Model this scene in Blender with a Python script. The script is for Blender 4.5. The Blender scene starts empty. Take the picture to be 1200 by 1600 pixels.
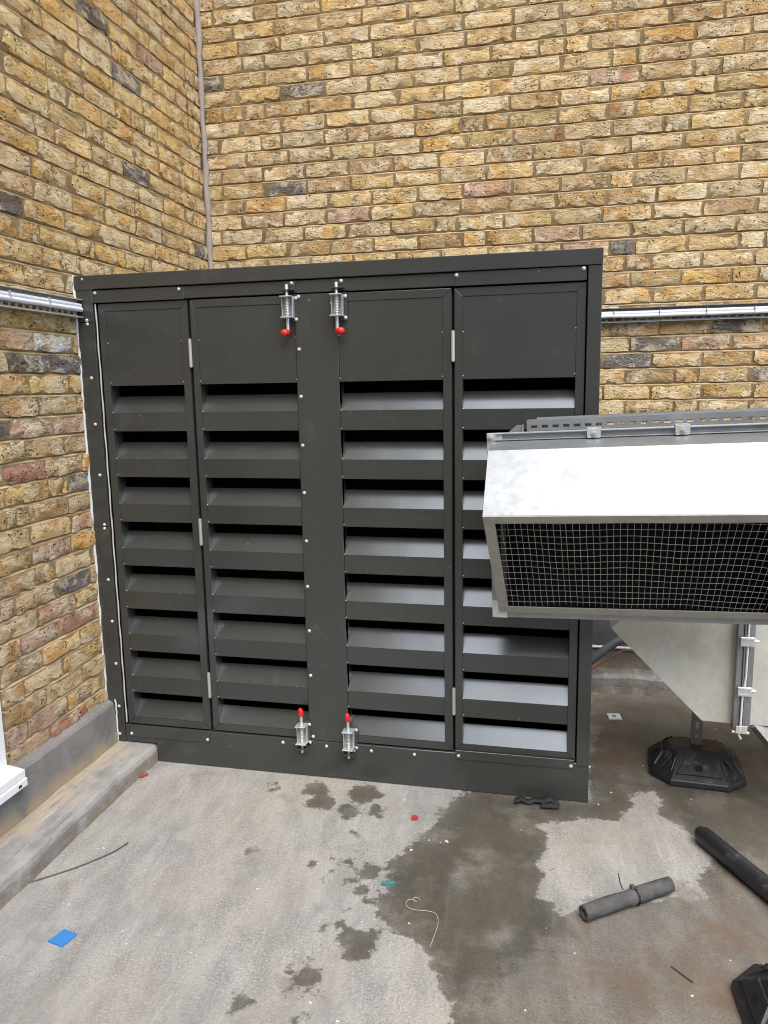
import bpy, bmesh, math, random
import numpy as np
from mathutils import Matrix, Vector
R = math.radians
random.seed(7)
sc = bpy.context.scene
col = sc.collection

# ------------------------------------------------------------------ camera
CAM = Vector((1.7955, -2.6951, 1.5164)); PITCH, ROLL, YAW, FPX = 0.1618, 0.0175, 0.2209, 1195.85
_f = Vector((-math.sin(YAW)*math.cos(PITCH), math.cos(YAW)*math.cos(PITCH), -math.sin(PITCH)))
_r0 = Vector((math.cos(YAW), math.sin(YAW), 0)); _d0 = -_r0.cross(_f)
_r = math.cos(ROLL)*_r0 + math.sin(ROLL)*_d0; _d = -math.sin(ROLL)*_r0 + math.cos(ROLL)*_d0
cam_data = bpy.data.cameras.new('camera'); cam = bpy.data.objects.new('camera', cam_data); col.objects.link(cam)
m3 = Matrix((_r, -_d, -_f)).transposed()
cam.matrix_world = Matrix.Translation(CAM) @ m3.to_4x4()
cam_data.sensor_fit = 'VERTICAL'; cam_data.sensor_height = 24.0; cam_data.lens = FPX/1600*24.0
cam_data.clip_start = 0.05; cam_data.clip_end = 500
sc.camera = cam
def px(p):
    q = Vector(p) - CAM; z = q.dot(_f)
    return 600 + FPX*q.dot(_r)/z, 800 + FPX*q.dot(_d)/z

# ------------------------------------------------------------------ sky, sun, exposure
SUN_EL, SUN_AZ = 58.0, 154.0          # azimuth clockwise from +Y, seen from above
world = bpy.data.worlds.new('World'); sc.world = world; world.use_nodes = True
wn = world.node_tree; bg = wn.nodes['Background']
sky = wn.nodes.new('ShaderNodeTexSky'); sky.sky_type = 'NISHITA'; sky.sun_disc = False
sky.sun_elevation = R(SUN_EL); sky.sun_rotation = R(SUN_AZ); sky.air_density = 1.0; sky.dust_density = 2.0; sky.ozone_density = 0.3
wn.links.new(sky.outputs[0], bg.inputs[0]); bg.inputs[1].default_value = 0.15
sd = bpy.data.lights.new('sun', 'SUN'); sd.energy = 1.5; sd.angle = R(52); sd.color = (1.0, 0.985, 0.965)
sun = bpy.data.objects.new('sun', sd); col.objects.link(sun)
_sv = Vector((math.sin(R(SUN_AZ))*math.cos(R(SUN_EL)), math.cos(R(SUN_AZ))*math.cos(R(SUN_EL)), math.sin(R(SUN_EL))))
sun.rotation_euler = _sv.to_track_quat('Z', 'Y').to_euler()
sc.cycles.filter_width = 1.05
sc.view_settings.view_transform = 'Standard'; sc.view_settings.look = 'None'
sc.view_settings.exposure = 1.2; sc.view_settings.gamma = 1.0; sc.view_settings.use_curve_mapping = False

# ------------------------------------------------------------------ material helpers
class G:
    def __init__(s, name):
        s.m = bpy.data.materials.new(name); s.m.use_nodes = True; s.t = s.m.node_tree
        s.b = s.t.nodes['Principled BSDF']
    def n(s, typ, ins=None, **kw):
        n = s.t.nodes.new('ShaderNode'+typ)
        for k, v in kw.items(): setattr(n, k, v)
        for k, v in (ins or {}).items():
            if hasattr(v, 'is_linked') : s.t.links.new(v, n.inputs[k])
            else: n.inputs[k].default_value = v
        return n
    def mth(s, op, a, b=0.0, c=None, clamp=False):
        ins = {0: a, 1: b}
        if c is not None: ins[2] = c
        return s.n('Math', ins, operation=op, use_clamp=clamp).outputs[0]
    def noise(s, vec, scale, detail=4.0, rough=0.55, dist=0.0):
        return s.n('TexNoise', {'Vector': vec, 'Scale': scale, 'Detail': detail, 'Roughness': rough, 'Distortion': dist}).outputs['Fac']
    def rng(s, v, a, b, lo=0.0, hi=1.0):
        return s.n('MapRange', {0: v, 1: a, 2: b, 3: lo, 4: hi}, interpolation_type='SMOOTHSTEP').outputs[0]
    def mix(s, f, a, b, mode='MIX'):
        return s.n('Mix', {0: f, 6: a, 7: b}, data_type='RGBA', blend_type=mode).outputs[2]
    def pos(s): return s.n('NewGeometry').outputs['Position']
    def scale(s, v, xyz):
        return s.n('VectorMath', {0: v, 1: xyz}, operation='MULTIPLY').outputs[0]
    def bump(s, h, strength=0.5, dist=0.01, prev=None):
        ins = {'Strength': strength, 'Distance': dist, 'Height': h}
        if prev: ins['Normal'] = prev
        return s.n('Bump', ins).outputs[0]
    def set(s, **kw):
        for k, v in kw.items():
            k = k.replace('_', ' ')
            if hasattr(v, 'is_linked'): s.t.links.new(v, s.b.inputs[k])
            else: s.b.inputs[k].default_value = v
        return s.m
def C(r, g, b): return (r, g, b, 1.0)

def brick_material(name, attr):
    g = G(name); P = g.pos()
    if attr:
        a = g.n('Attribute', attribute_name='brick_colour'); base = a.outputs['Color']; rnd = a.outputs['Alpha']
    else:
        oi = g.n('ObjectInfo'); base = oi.outputs['Color']; rnd = oi.outputs['Random']
    off = g.n('CombineXYZ', {0: g.mth('MULTIPLY', rnd, 37.0), 1: g.mth('MULTIPLY', rnd, 71.0), 2: g.mth('MULTIPLY', rnd, 53.0)}).outputs[0]
    V = g.n('VectorMath', {0: P, 1: off}, operation='ADD').outputs[0]
    V2 = g.n('VectorMath', {0: V, 1: (13.1, 7.7, 3.3)}, operation='ADD').outputs[0]
    V3 = g.n('VectorMath', {0: V, 1: (-5.1, 17.7, 9.3)}, operation='ADD').outputs[0]
    VH = g.scale(V, (1.0, 1.0, 2.4))
    n1 = g.noise(V, 7.5, 5.0, 0.60, 0.3); n2 = g.noise(g.scale(V2, (1.0, 1.0, 1.5)), 11.0, 6.0, 0.68, 0.5); n3 = g.noise(V3, 9.0, 5.0, 0.62, 0.3)
    n4 = g.noise(V2, 55.0, 5.0, 0.62); n5 = g.noise(VH, 26.0, 6.0, 0.70, 0.9); n6 = g.noise(V, 150.0, 3.0, 0.6)
    vor = g.n('TexVoronoi', {'Vector': V, 'Scale': 62.0, 'Randomness': 1.0}).outputs['Distance']
    pit = g.mth('MULTIPLY', g.rng(vor, 0.27, 0.17), g.rng(g.noise(V3, 30.0, 2.0, 0.5), 0.55, 0.60))     # blow holes
    fis = g.mth('ABSOLUTE', g.mth('SUBTRACT', g.noise(g.scale(V2, (1.0, 1.0, 2.2)), 17.0, 3.0, 0.6, 1.4), 0.5))
    fm = g.mth('MULTIPLY', g.rng(fis, 0.017, 0.004), g.rng(g.noise(V, 13.0, 2.0, 0.5), 0.52, 0.60))         # cracks, only in places
    dark = g.mth('MAXIMUM', fm, pit)
    c = g.mix(g.mth('MULTIPLY', g.rng(n1, 0.48, 0.62), 0.72), base, g.mix(1.0, base, C(0.88, 0.66, 0.40), 'MULTIPLY'))   # burnt ochre
    c = g.mix(g.mth('MULTIPLY', g.rng(n3, 0.52, 0.66), 0.66), c, g.mix(0.40, C(0.27, 0.20, 0.15), base))                # brown to lilac grey
    c = g.mix(g.mth('MULTIPLY', g.rng(n2, 0.48, 0.60), 0.76), c, g.mix(0.22, C(0.82, 0.71, 0.49), base))                 # lime bloom
    c = g.mix(g.mth('MULTIPLY', g.rng(n5, 0.47, 0.34), 0.62), c, g.mix(1.0, c, C(0.55, 0.48, 0.40), 'MULTIPLY'))         # darker in the hollows
    soot = g.mth('MULTIPLY', g.rng(g.noise(P, 1.1, 5.0, 0.65), 0.46, 0.68), 0.50)
    c = g.mix(soot, c, g.mix(1.0, c, C(0.62, 0.55, 0.48), 'MULTIPLY'))
    c = g.mix(g.mth('MULTIPLY', dark, 0.93), c, C(0.026, 0.020, 0.015))
    h = g.mth('ADD', g.mth('ADD', g.mth('MULTIPLY', n2, 0.35), g.mth('MULTIPLY', n5, 1.0)), g.mth('ADD', g.mth('MULTIPLY', n4, 0.45), g.mth('MULTIPLY', n6, 0.16)))
    h = g.mth('SUBTRACT', h, g.mth('MULTIPLY', dark, 0.7))
    return g.set(Base_Color=c, Roughness=0.93, Specular_IOR_Level=0.25, Normal=g.bump(h, 1.0, 0.015))

def mortar_material():
    g = G('mortar'); P = g.pos()
    n1 = g.noise(P, 7.0, 5.0, 0.6); n2 = g.noise(P, 190.0, 3.0, 0.6)
    c = g.mix(g.rng(n1, 0.35, 0.65), C(0.44, 0.320, 0.170), C(0.63, 0.49, 0.280))
    c = g.mix(g.mth('MULTIPLY', g.rng(g.noise(P, 2.2, 3.0), 0.45, 0.62), 0.5), c, C(0.44, 0.325, 0.195))
    c = g.mix(g.rng(n2, 0.58, 0.75, 0.0, 0.5), c, C(0.32, 0.245, 0.155))
    return g.set(Base_Color=c, Roughness=0.95, Specular_IOR_Level=0.2, Normal=g.bump(g.mth('ADD', n2, g.noise(P, 40.0)), 0.9, 0.004))

def far_brick_material():
    g = G('far_brick'); P = g.pos()
    s = g.n('SeparateXYZ', {0: P}); v = g.n('CombineXYZ', {0: g.mth('ADD', s.outputs[0], s.outputs[1]), 1: s.outputs[2], 2: 0.0}).outputs[0]
    b = g.n('TexBrick', {'Vector': v, 'Color1': C(0.40, 0.27, 0.11), 'Color2': C(0.30, 0.20, 0.11), 'Mortar': C(0.30, 0.23, 0.15), 'Scale': 1.0, 'Mortar Size': 0.006, 'Brick Width': 0.225, 'Row Height': 0.075})
    c = g.mix(g.rng(g.noise(P, 9.0, 5.0), 0.4, 0.7, 0.0, 0.5), b.outputs[0], C(0.5, 0.4, 0.25))
    return g.set(Base_Color=c, Roughness=0.95)

def paint_material():
    g = G('bronze_grey_paint'); P = g.pos()
    n = g.noise(P, 3.0, 4.0, 0.6); n2 = g.noise(g.scale(P, (1.0, 1.0, 0.25)), 22.0, 5.0, 0.7); n3 = g.noise(P, 55.0, 4.0, 0.65)
    c = g.mix(n, C(0.0370, 0.0383, 0.0345), C(0.0465, 0.0478, 0.0430))
    dust = g.mth('MULTIPLY', g.rng(g.noise(P, 9.0, 6.0, 0.75), 0.54, 0.76), 0.075)
    c = g.mix(dust, c, C(0.30, 0.28, 0.25))
    scuff = g.mth('MULTIPLY', g.rng(n3, 0.66, 0.73), g.rng(g.noise(P, 4.0, 3.0), 0.54, 0.64))
    c = g.mix(g.mth('MULTIPLY', scuff, 0.5), c, C(0.4, 0.39, 0.36))
    r = g.mth('ADD', 0.17, g.mth('MULTIPLY', n, 0.12))
    h = g.mth('ADD', g.noise(P, 4.0, 1.0), g.mth('MULTIPLY', g.noise(P, 300.0, 2.0), 0.01))
    return g.set(Base_Color=c, Roughness=r, IOR=1.66, Specular_Tint=C(0.82, 0.91, 1.0), Normal=g.bump(h, 0.14, 0.02))  # blue specular tint puts sky colour into the blade sheen

def galv_material(name, base=(0.60, 0.61, 0.58), rough=0.42, metallic=0.85, grime=0.35):
    g = G(name); P = g.pos()
    v = g.n('TexVoronoi', {'Vector': P, 'Scale': 55.0}).outputs['Color']
    sp = g.n('SeparateColor', {0: v}).outputs[0]
    n = g.noise(P, 6.0, 5.0, 0.65); n2 = g.noise(P, 40.0, 4.0, 0.65)
    b = C(*base); d = C(base[0]*0.82, base[1]*0.82, base[2]*0.80)
    c = g.mix(g.mth('MULTIPLY', sp, 0.5), b, d)
    c = g.mix(g.mth('MULTIPLY', g.rng(n, 0.45, 0.72), grime), c, C(base[0]*0.55, base[1]*0.54, base[2]*0.50))
    c = g.mix(g.rng(n2, 0.72, 0.78, 0.0, 0.5), c, C(0.16, 0.14, 0.12))
    r = g.mth('ADD', rough-0.06, g.mth('MULTIPLY', g.mth('ADD', n, sp), 0.08))
    return g.set(Base_Color=c, Roughness=r, Metallic=metallic, Normal=g.bump(g.noise(P, 3.0, 2.0), 0.10, 0.02))

def plain(name, c, rough=0.5, metallic=0.0, spec=0.5, nscale=30.0, var=0.25, bump=0.15):
    g = G(name); P = g.pos(); n = g.noise(P, nscale, 5.0, 0.6)
    cc = g.mix(n, C(*[x*(1-var) for x in c]), C(*[min(1, x*(1+var)) for x in c]))
    return g.set(Base_Color=cc, Roughness=rough, Metallic=metallic, Specular_IOR_Level=spec, Normal=g.bump(g.noise(P, nscale*6, 3.0), bump, 0.003))

def floor_material():
    g = G('resin_floor'); P = g.pos()
    wet_sd = g.n('Attribute', attribute_name='wet').outputs['Fac']
    damp_sd = g.n('Attribute', attribute_name='damp').outputs['Fac']
    e1 = g.noise(P, 9.0, 6.0, 0.68); e2 = g.noise(P, 45.0, 4.0, 0.6)
    e3 = g.noise(P, 24.0, 5.0, 0.7)
    edge0 = g.mth('MULTIPLY', g.mth('SUBTRACT', e3, 0.5), 0.09)
    edge = g.mth('ADD', g.mth('ADD', edge0, g.mth('MULTIPLY', g.mth('SUBTRACT', e1, 0.5), 0.17)), g.mth('MULTIPLY', g.mth('SUBTRACT', e2, 0.5), 0.035))
    wsum = g.mth('ADD', wet_sd, edge)
    w = g.mth('ADD', g.mth('MULTIPLY', g.rng(wsum, -0.007, 0.012), 0.86), g.mth('MULTIPLY', g.rng(wsum, 0.0, 0.08), 0.14))
    dpn = g.rng(g.mth('ADD', damp_sd, g.mth('MULTIPLY', edge, 2.2)), -0.06, 0.10)      # drying zone
    rot = g.n('VectorRotate', {'Vector': P, 'Angle': R(-6)}, rotation_type='Z_AXIS').outputs[0]
    st = g.noise(g.scale(rot, (3.2, 1.0, 1.0)), 3.4, 7.0, 0.72)                          # trowel streaks
    big = g.noise(P, 1.7, 5.0, 0.6); mid = g.noise(P, 6.5, 5.0, 0.65)
    grit = g.noise(P, 150.0, 3.0, 0.75); grit2 = g.n('TexVoronoi', {'Vector': P, 'Scale': 230.0}).outputs['Distance']
    c = g.mix(g.rng(st, 0.34, 0.66), C(0.235, 0.227, 0.208), C(0.345, 0.333, 0.305))
    c = g.mix(g.mth('MULTIPLY', g.rng(big, 0.46, 0.64), 0.40), c, C(0.375, 0.325, 0.255))
    c = g.mix(g.mth('MULTIPLY', g.rng(mid, 0.52, 0.68), 0.60), c, C(0.205, 0.207, 0.205))
    c = g.mix(g.mth('MULTIPLY', g.rng(g.noise(P, 3.3, 6.0, 0.7), 0.60, 0.70), 0.5), c, C(0.225, 0.178, 0.13))
    gz = g.rng(g.noise(P, 3.7, 3.0, 0.6), 0.34, 0.58, 0.45, 1.0)                            # grit shows more in some areas
    c = g.mix(g.mth('MULTIPLY', g.rng(grit, 0.51, 0.66, 0.0, 0.60), gz), c, C(0.52, 0.50, 0.46))
    c = g.mix(g.mth('MULTIPLY', g.rng(grit, 0.47, 0.34, 0.0, 0.60), gz), c, C(0.13, 0.125, 0.115))
    scr = g.noise(g.scale(g.n('VectorMath', {0: rot, 1: g.scale(g.n('TexNoise', {'Vector': P, 'Scale': 2.2, 'Detail': 3.0}).outputs['Color'], (0.10, 0.10, 0.0))}, operation='ADD').outputs[0], (24.0, 1.6, 1.0)), 1.9, 5.0, 0.65, 0.4)
    c = g.mix(g.mth('MULTIPLY', g.rng(scr, 0.60, 0.70), 0.22), c, C(0.56, 0.55, 0.52))
    c = g.mix(g.mth('MULTIPLY', g.rng(scr, 0.40, 0.31), 0.25), c, C(0.20, 0.20, 0.198))
    c = g.mix(g.rng(g.noise(P, 75.0, 4.0, 0.7), 0.54, 0.70, 0.0, 0.45), c, C(0.17, 0.16, 0.145))
    brown = g.mth('MULTIPLY', dpn, g.rng(g.noise(P, 4.2, 6.0, 0.7, 0.4), 0.45, 0.64))
    dc = g.mix(1.0, c, C(0.60, 0.56, 0.505), 'MULTIPLY')
    c = g.mix(g.mth('MULTIPLY', dpn, 0.85), c, dc)
    c = g.mix(g.mth('MULTIPLY', brown, 0.62), c, C(0.165, 0.112, 0.072))
    wc = g.mix(1.0, c, C(0.30, 0.285, 0.245), 'MULTIPLY')
    weff = g.mth('MULTIPLY', w, g.mth('SUBTRACT', 1.0, g.mth('MULTIPLY', dpn, 0.72)))
    weff = g.mth('MULTIPLY', weff, g.rng(g.noise(P, 5.5, 5.0, 0.65), 0.28, 0.52, 0.62, 1.0))
    c = g.mix(weff, c, wc)
    r = g.mth('SUBTRACT', 0.88, g.mth('MULTIPLY', weff, 0.58))
    h = g.mth('ADD', g.mth('MULTIPLY', grit, 0.6), g.mth('MULTIPLY', grit2, 0.5))
    h = g.mth('ADD', h, g.mth('MULTIPLY', st, 1.2))
    return g.set(Base_Color=c, Roughness=r, Specular_IOR_Level=0.35, Normal=g.bump(h, 0.55, 0.004))

def kerb_material():
    g = G('kerb_render'); P = g.pos(); s = g.n('SeparateXYZ', {0: P})
    n = g.noise(P, 6.0, 6.0, 0.65); gr = g.noise(P, 220.0, 3.0, 0.6)
    stv = g.noise(g.scale(P, (26.0, 3.5, 26.0)), 1.6, 6.0, 0.7)
    c = g.mix(g.rng(n, 0.38, 0.64), C(0.225, 0.215, 0.20), C(0.335, 0.32, 0.295))
    cream = g.mth('MULTIPLY', g.rng(g.mth('ADD', n, g.mth('MULTIPLY', s.outputs[0], -1.4)), 0.36, 0.48), 0.7)   # settled dust along the inner edge
    c = g.mix(cream, c, C(0.40, 0.325, 0.21))
    c = g.mix(g.mth('MULTIPLY', g.rng(stv, 0.54, 0.66), 0.75), c, C(0.165, 0.17, 0.185))
    c = g.mix(g.mth('MULTIPLY', g.rng(stv, 0.43, 0.36), 0.6), c, C(0.47, 0.455, 0.43))
    side = g.mth('MULTIPLY', g.rng(s.outputs[2], 0.058, 0.028), g.rng(g.noise(P, 14.0, 5.0, 0.7), 0.32, 0.58))
    c = g.mix(g.mth('MULTIPLY', side, 0.75), c, C(0.22, 0.165, 0.10))
    c = g.mix(g.rng(gr, 0.56, 0.7, 0.0, 0.35), c, C(0.6, 0.57, 0.52))
    return g.set(Base_Color=c, Roughness=0.85, Specular_IOR_Level=0.3, Normal=g.bump(g.mth('ADD', gr, g.mth('MULTIPLY', stv, 2.0)), 0.5, 0.004))

def upstand_material():
    g = G('upstand_render'); P = g.pos(); gr = g.noise(P, 230.0, 3.0, 0.65); n = g.noise(P, 7.0, 6.0, 0.65); s = g.n('SeparateXYZ', {0: P})
    c = g.mix(g.rng(n, 0.35, 0.66), C(0.155, 0.148, 0.138), C(0.235, 0.222, 0.205))
    c = g.mix(g.mth('MULTIPLY', g.rng(s.outputs[2], 0.15, 0.085), g.rng(g.noise(P, 9.0, 5.0), 0.35, 0.6)), c, C(0.36, 0.285, 0.18))
    c = g.mix(g.rng(gr, 0.54, 0.68, 0.0, 0.4), c, C(0.42, 0.40, 0.37))
    return g.set(Base_Color=c, Roughness=0.9, Specular_IOR_Level=0.3, Normal=g.bump(gr, 0.6, 0.003))

def rubber_material():
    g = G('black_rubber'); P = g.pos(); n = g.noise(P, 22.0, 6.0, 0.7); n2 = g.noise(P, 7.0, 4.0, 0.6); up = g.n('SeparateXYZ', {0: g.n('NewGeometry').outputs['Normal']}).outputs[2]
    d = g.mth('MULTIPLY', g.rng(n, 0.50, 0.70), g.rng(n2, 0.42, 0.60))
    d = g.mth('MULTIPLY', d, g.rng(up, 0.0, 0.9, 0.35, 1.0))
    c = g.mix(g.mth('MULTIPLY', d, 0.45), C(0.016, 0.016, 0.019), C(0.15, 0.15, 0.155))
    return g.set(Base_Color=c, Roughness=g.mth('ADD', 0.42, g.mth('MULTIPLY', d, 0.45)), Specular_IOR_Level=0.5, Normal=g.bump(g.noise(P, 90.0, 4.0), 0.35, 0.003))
M = {
 'brick': brick_material('stock_brick', False), 'brick_far': brick_material('stock_brick_mass', True), 'mortar': mortar_material(),
 'wall_top': far_brick_material(), 'paint': paint_material(), 'floor': floor_material(), 'kerb': kerb_material(), 'upstand': upstand_material(),
 'galv': galv_material('galvanised_sheet', (0.34, 0.36, 0.37), 0.42, 0.70, 0.45), 'frame': galv_material('dull_frame_steel', (0.42, 0.415, 0.38), 0.5, 0.30, 0.35), 'galv_dull': galv_material('dull_galvanised_sheet', (0.60, 0.60, 0.54), 0.50, 0.25, 0.40),
 'zinc': galv_material('zinc_plate', (0.70, 0.73, 0.73), 0.30, 0.6, 0.25),
 'steel_dark': galv_material('dark_galvanised_steel', (0.22, 0.22, 0.205), 0.5, 0.6, 0.5),
 'reflection_grey': plain('reflection_grey', (0.30, 0.305, 0.30), 0.9, 0, 0.3, 3, 0.2, 0.3),
 'matt_black': plain('matt_black_sheet', (0.012, 0.012, 0.013), 0.9, 0, 0.2),
 'void_shade': plain('cabinet_void_shade', (0.010, 0.010, 0.010), 0.95, 0, 0.1),
 'screw': plain('zinc_screw', (0.72, 0.71, 0.68), 0.35, 0.6, 0.5),
 'hinge': plain('hinge_steel', (0.55, 0.53, 0.48), 0.45, 0.6, 0.5),
 'red': plain('red_plastic', (0.62, 0.02, 0.015), 0.35, 0, 0.5, 30, 0.08, 0.05),
 'rubber': rubber_material(), 'red_dull': plain('dusty_red_plastic', (0.40, 0.035, 0.03), 0.6, 0, 0.4, 120, 0.4, 0.3),
 'dusty_rubber': plain('dusty_rubber', (0.085, 0.083, 0.080), 0.85, 0, 0.25, 24, 0.95, 0.9),
 'white': plain('white_upvc', (0.80, 0.81, 0.80), 0.35, 0, 0.5, 8, 0.03, 0.03),
 'glass': plain('dark_window_glass', (0.05, 0.055, 0.06), 0.06, 0, 0.5, 2, 0.1, 0.0),
 'sealant': plain('white_sealant', (0.66, 0.66, 0.65), 0.6, 0, 0.4, 60, 0.12, 0.4),
 'mastic': plain('pinkish_mastic', (0.33, 0.275, 0.245), 0.85, 0, 0.3, 25, 0.2, 0.5),
 'cable': plain('pale_cable', (0.70, 0.72, 0.74), 0.45, 0, 0.4, 20, 0.06, 0.05),
 'tie': plain('grey_cable_tie', (0.30, 0.31, 0.33), 0.5),
 'wire': plain('mesh_wire', (0.42, 0.42, 0.39), 0.5, 0.4, 0.5),
 'blue': plain('blue_plastic', (0.040, 0.20, 0.50), 0.5, 0, 0.4, 20, 0.12, 0.1),
 'teal': plain('teal_scrap', (0.05, 0.20, 0.21), 0.5),
 'grey_pipe': plain('grey_blue_pipe', (0.085, 0.098, 0.115), 0.5, 0, 0.4, 12, 0.3, 0.1),
 'red_cable': plain('red_cable', (0.20, 0.07, 0.05), 0.5),
 'flash': plain('pale_flashing', (0.50, 0.49, 0.47), 0.6, 0, 0.4, 20, 0.2, 0.3),
 'membrane': plain('dark_membrane', (0.075, 0.075, 0.080), 0.75, 0, 0.3, 9, 0.5, 0.4),
 'twine': plain('white_twine', (0.48, 0.46, 0.42), 0.7),
 'thin_wire': plain('dull_steel_wire', (0.12, 0.12, 0.12), 0.5, 0.5, 0.5),
 'paper': plain('pale_chips', (0.60, 0.57, 0.52), 0.8),
 'black_cloth': plain('black_webbing', (0.03, 0.03, 0.032), 0.8, 0, 0.3, 60, 0.7, 0.8),
}

# ------------------------------------------------------------------ mesh helpers
class MB:
    def __init__(s): s.v = []; s.f = []; s.smooth = []
    def add(s, vs, fs, smooth=False):
        o = len(s.v); s.v += [tuple(p) for p in vs]; s.f += [tuple(i+o for i in f) for f in fs]; s.smooth += [smooth]*len(fs); return s
    def box(s, x0, x1, y0, y1, z0, z1, b=0.0):
        if b <= 0:
            vs = [(x, y, z) for z in (z0, z1) for y in (y0, y1) for x in (x0, x1)]
            return s.add(vs, [(0,2,3,1), (4,5,7,6), (0,1,5,4), (2,6,7,3), (0,4,6,2), (1,3,7,5)])
        bm = bmesh.new(); bmesh.ops.create_cube(bm, size=1.0)
        for v in bm.verts: v.co = ((x0+x1)/2+v.co.x*(x1-x0), (y0+y1)/2+v.co.y*(y1-y0), (z0+z1)/2+v.co.z*(z1-z0))
        bmesh.ops.bevel(bm, geom=bm.edges[:], offset=b, segments=1, affect='EDGES')
        bm.verts.index_update()
        s.add([v.co[:] for v in bm.verts], [[v.index for v in f.verts] for f in bm.faces]); bm.free(); return s
    def prism(s, poly, axis, a, b, b2=None):
        """poly: 2D points; axis 'x','y','z' extruded from a to b."""
        n = len(poly)
        def P(p, t): return {'x': (t, p[0], p[1]), 'y': (p[0], t, p[1]), 'z': (p[0], p[1], t)}[axis]
        vs = [P(p, a) for p in poly] + [P(p, b) for p in (b2 or poly)]
        fs = [tuple(range(n))[::-1], tuple(range(n, 2*n))] + [(i, (i+1) % n, n+(i+1) % n, n+i) for i in range(n)]
        return s.add(vs, fs)
    def tube(s, pts, r, n=8, cap=True, smooth=True):
        pts = [Vector(p) for p in pts]; rs = r if isinstance(r, (list, tuple)) else [r]*len(pts)
        rings = []; ref = None
        for i, p in enumerate(pts):
            t = (pts[min(i+1, len(pts)-1)] - pts[max(i-1, 0)]).normalized()
            if ref is None: ref = Vector((0, 0, 1)) if abs(t.z) < 0.9 else Vector((1, 0, 0))
            a = t.cross(ref).normalized(); bb = t.cross(a).normalized(); ref = -bb if False else ref
            rings.append([p + rs[i]*(math.cos(2*math.pi*k/n)*a + math.sin(2*math.pi*k/n)*bb) for k in range(n)])
        vs = [q for rg in rings for q in rg]; m = len(pts)
        fs = [(i*n+k, i*n+(k+1) % n, (i+1)*n+(k+1) % n, (i+1)*n+k) for i in range(m-1) for k in range(n)]
        s.add(vs, fs, smooth)
        if cap: s.add(rings[0], [tuple(range(n))]); s.add(rings[-1], [tuple(range(n))[::-1]])
        return s
    def ball(s, c, r, n=10, m=6, sx=1, sy=1, sz=1):
        vs = [(c[0], c[1], c[2]+r*sz)]
        for j in range(1, m):
            for k in range(n):
                ph = math.pi*j/m; th = 2*math.pi*k/n
                vs.append((c[0]+r*sx*math.sin(ph)*math.cos(th), c[1]+r*sy*math.sin(ph)*math.sin(th), c[2]+r*sz*math.cos(ph)))
        vs.append((c[0], c[1], c[2]-r*sz)); L = len(vs)-1
        fs = [(0, 1+k, 1+(k+1) % n) for k in range(n)]
        for j in range(m-2):
            fs += [(1+j*n+k, 1+(j+1)*n+k, 1+(j+1)*n+(k+1) % n, 1+j*n+(k+1) % n) for k in range(n)]
        fs += [(L, 1+(m-2)*n+(k+1) % n, 1+(m-2)*n+k) for k in range(n)]
        return s.add(vs, fs, True)
    def mesh(s, name, mat, fix=True):
        me = bpy.data.meshes.new(name); me.from_pydata(s.v, [], s.f); me.update()
        me.polygons.foreach_set('use_smooth', s.smooth)
        if fix:
            bm = bmesh.new(); bm.from_mesh(me); bmesh.ops.recalc_face_normals(bm, faces=bm.faces[:]); bm.to_mesh(me); bm.free()
        me.materials.append(M[mat] if isinstance(mat, str) else mat); return me
    def build(s, name, mat, parent=None):
        return link(name, s.mesh(name, mat), parent)
def link(name, me, parent=None, loc=None, rot=None):
    o = bpy.data.objects.new(name, me); col.objects.link(o)
    if parent: o.parent = parent
    if loc: o.location = loc
    if rot: o.rotation_euler = rot
    return o
def tag(o, label=None, cat=None, group=None, kind=None):
    if label: o['label'] = label
    if cat: o['category'] = cat
    if group: o['group'] = group
    if kind: o['kind'] = kind
    return o
def thing(name, label, cat, loc=(0, 0, 0), rz=0, group=None):
    o = bpy.data.objects.new(name, None); col.objects.link(o); o.location = loc; o.rotation_euler = (0, 0, rz); o.empty_display_size = 0.1
    return tag(o, label, cat, group)

# ------------------------------------------------------------------ floor
D = 1.20                                                  # face of the rear wall
WET = [(1.508,0.03),(1.419,-0.15),(1.4,-0.297),(1.344,-0.384),(1.297,-0.567),(1.288,-0.662),(1.323,-0.769),(1.347,-0.792),(1.425,-0.815),(1.491,-0.888),(1.537,-0.969),(1.57,-1.085),(1.6,-1.253),(2.676,-1.033),(3.278,0.316),(3.098,1.105),(2.41,1.09),(2.12,1.038),(2.085,0.848),(2.035,0.631),(1.974,0.494),(1.943,0.03)]
DRY = [(1.783,-0.184),(1.848,-0.139),(2.024,-0.097),(2.086,-0.009),(2.095,0.092),(2.177,0.107),(2.18,-0.046),(2.237,-0.097),(2.303,-0.199),(2.303,-0.304),(2.221,-0.402),(2.251,-0.472),(2.229,-0.521),(2.144,-0.494),(1.881,-0.575),(1.826,-0.628),(1.769,-0.552),(1.787,-0.471),(1.795,-0.297)]
DAMP = [(1.89,-0.602),(2.144,-0.494),(2.499,-0.197),(2.991,-0.327),(2.676,-1.033),(1.798,-1.213),(1.66,-1.067),(1.711,-0.89)]
DAMP2 = [(1.95,0.25),(2.12,0.18),(2.9,0.45),(3.1,1.15),(1.95,1.15)]
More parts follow.
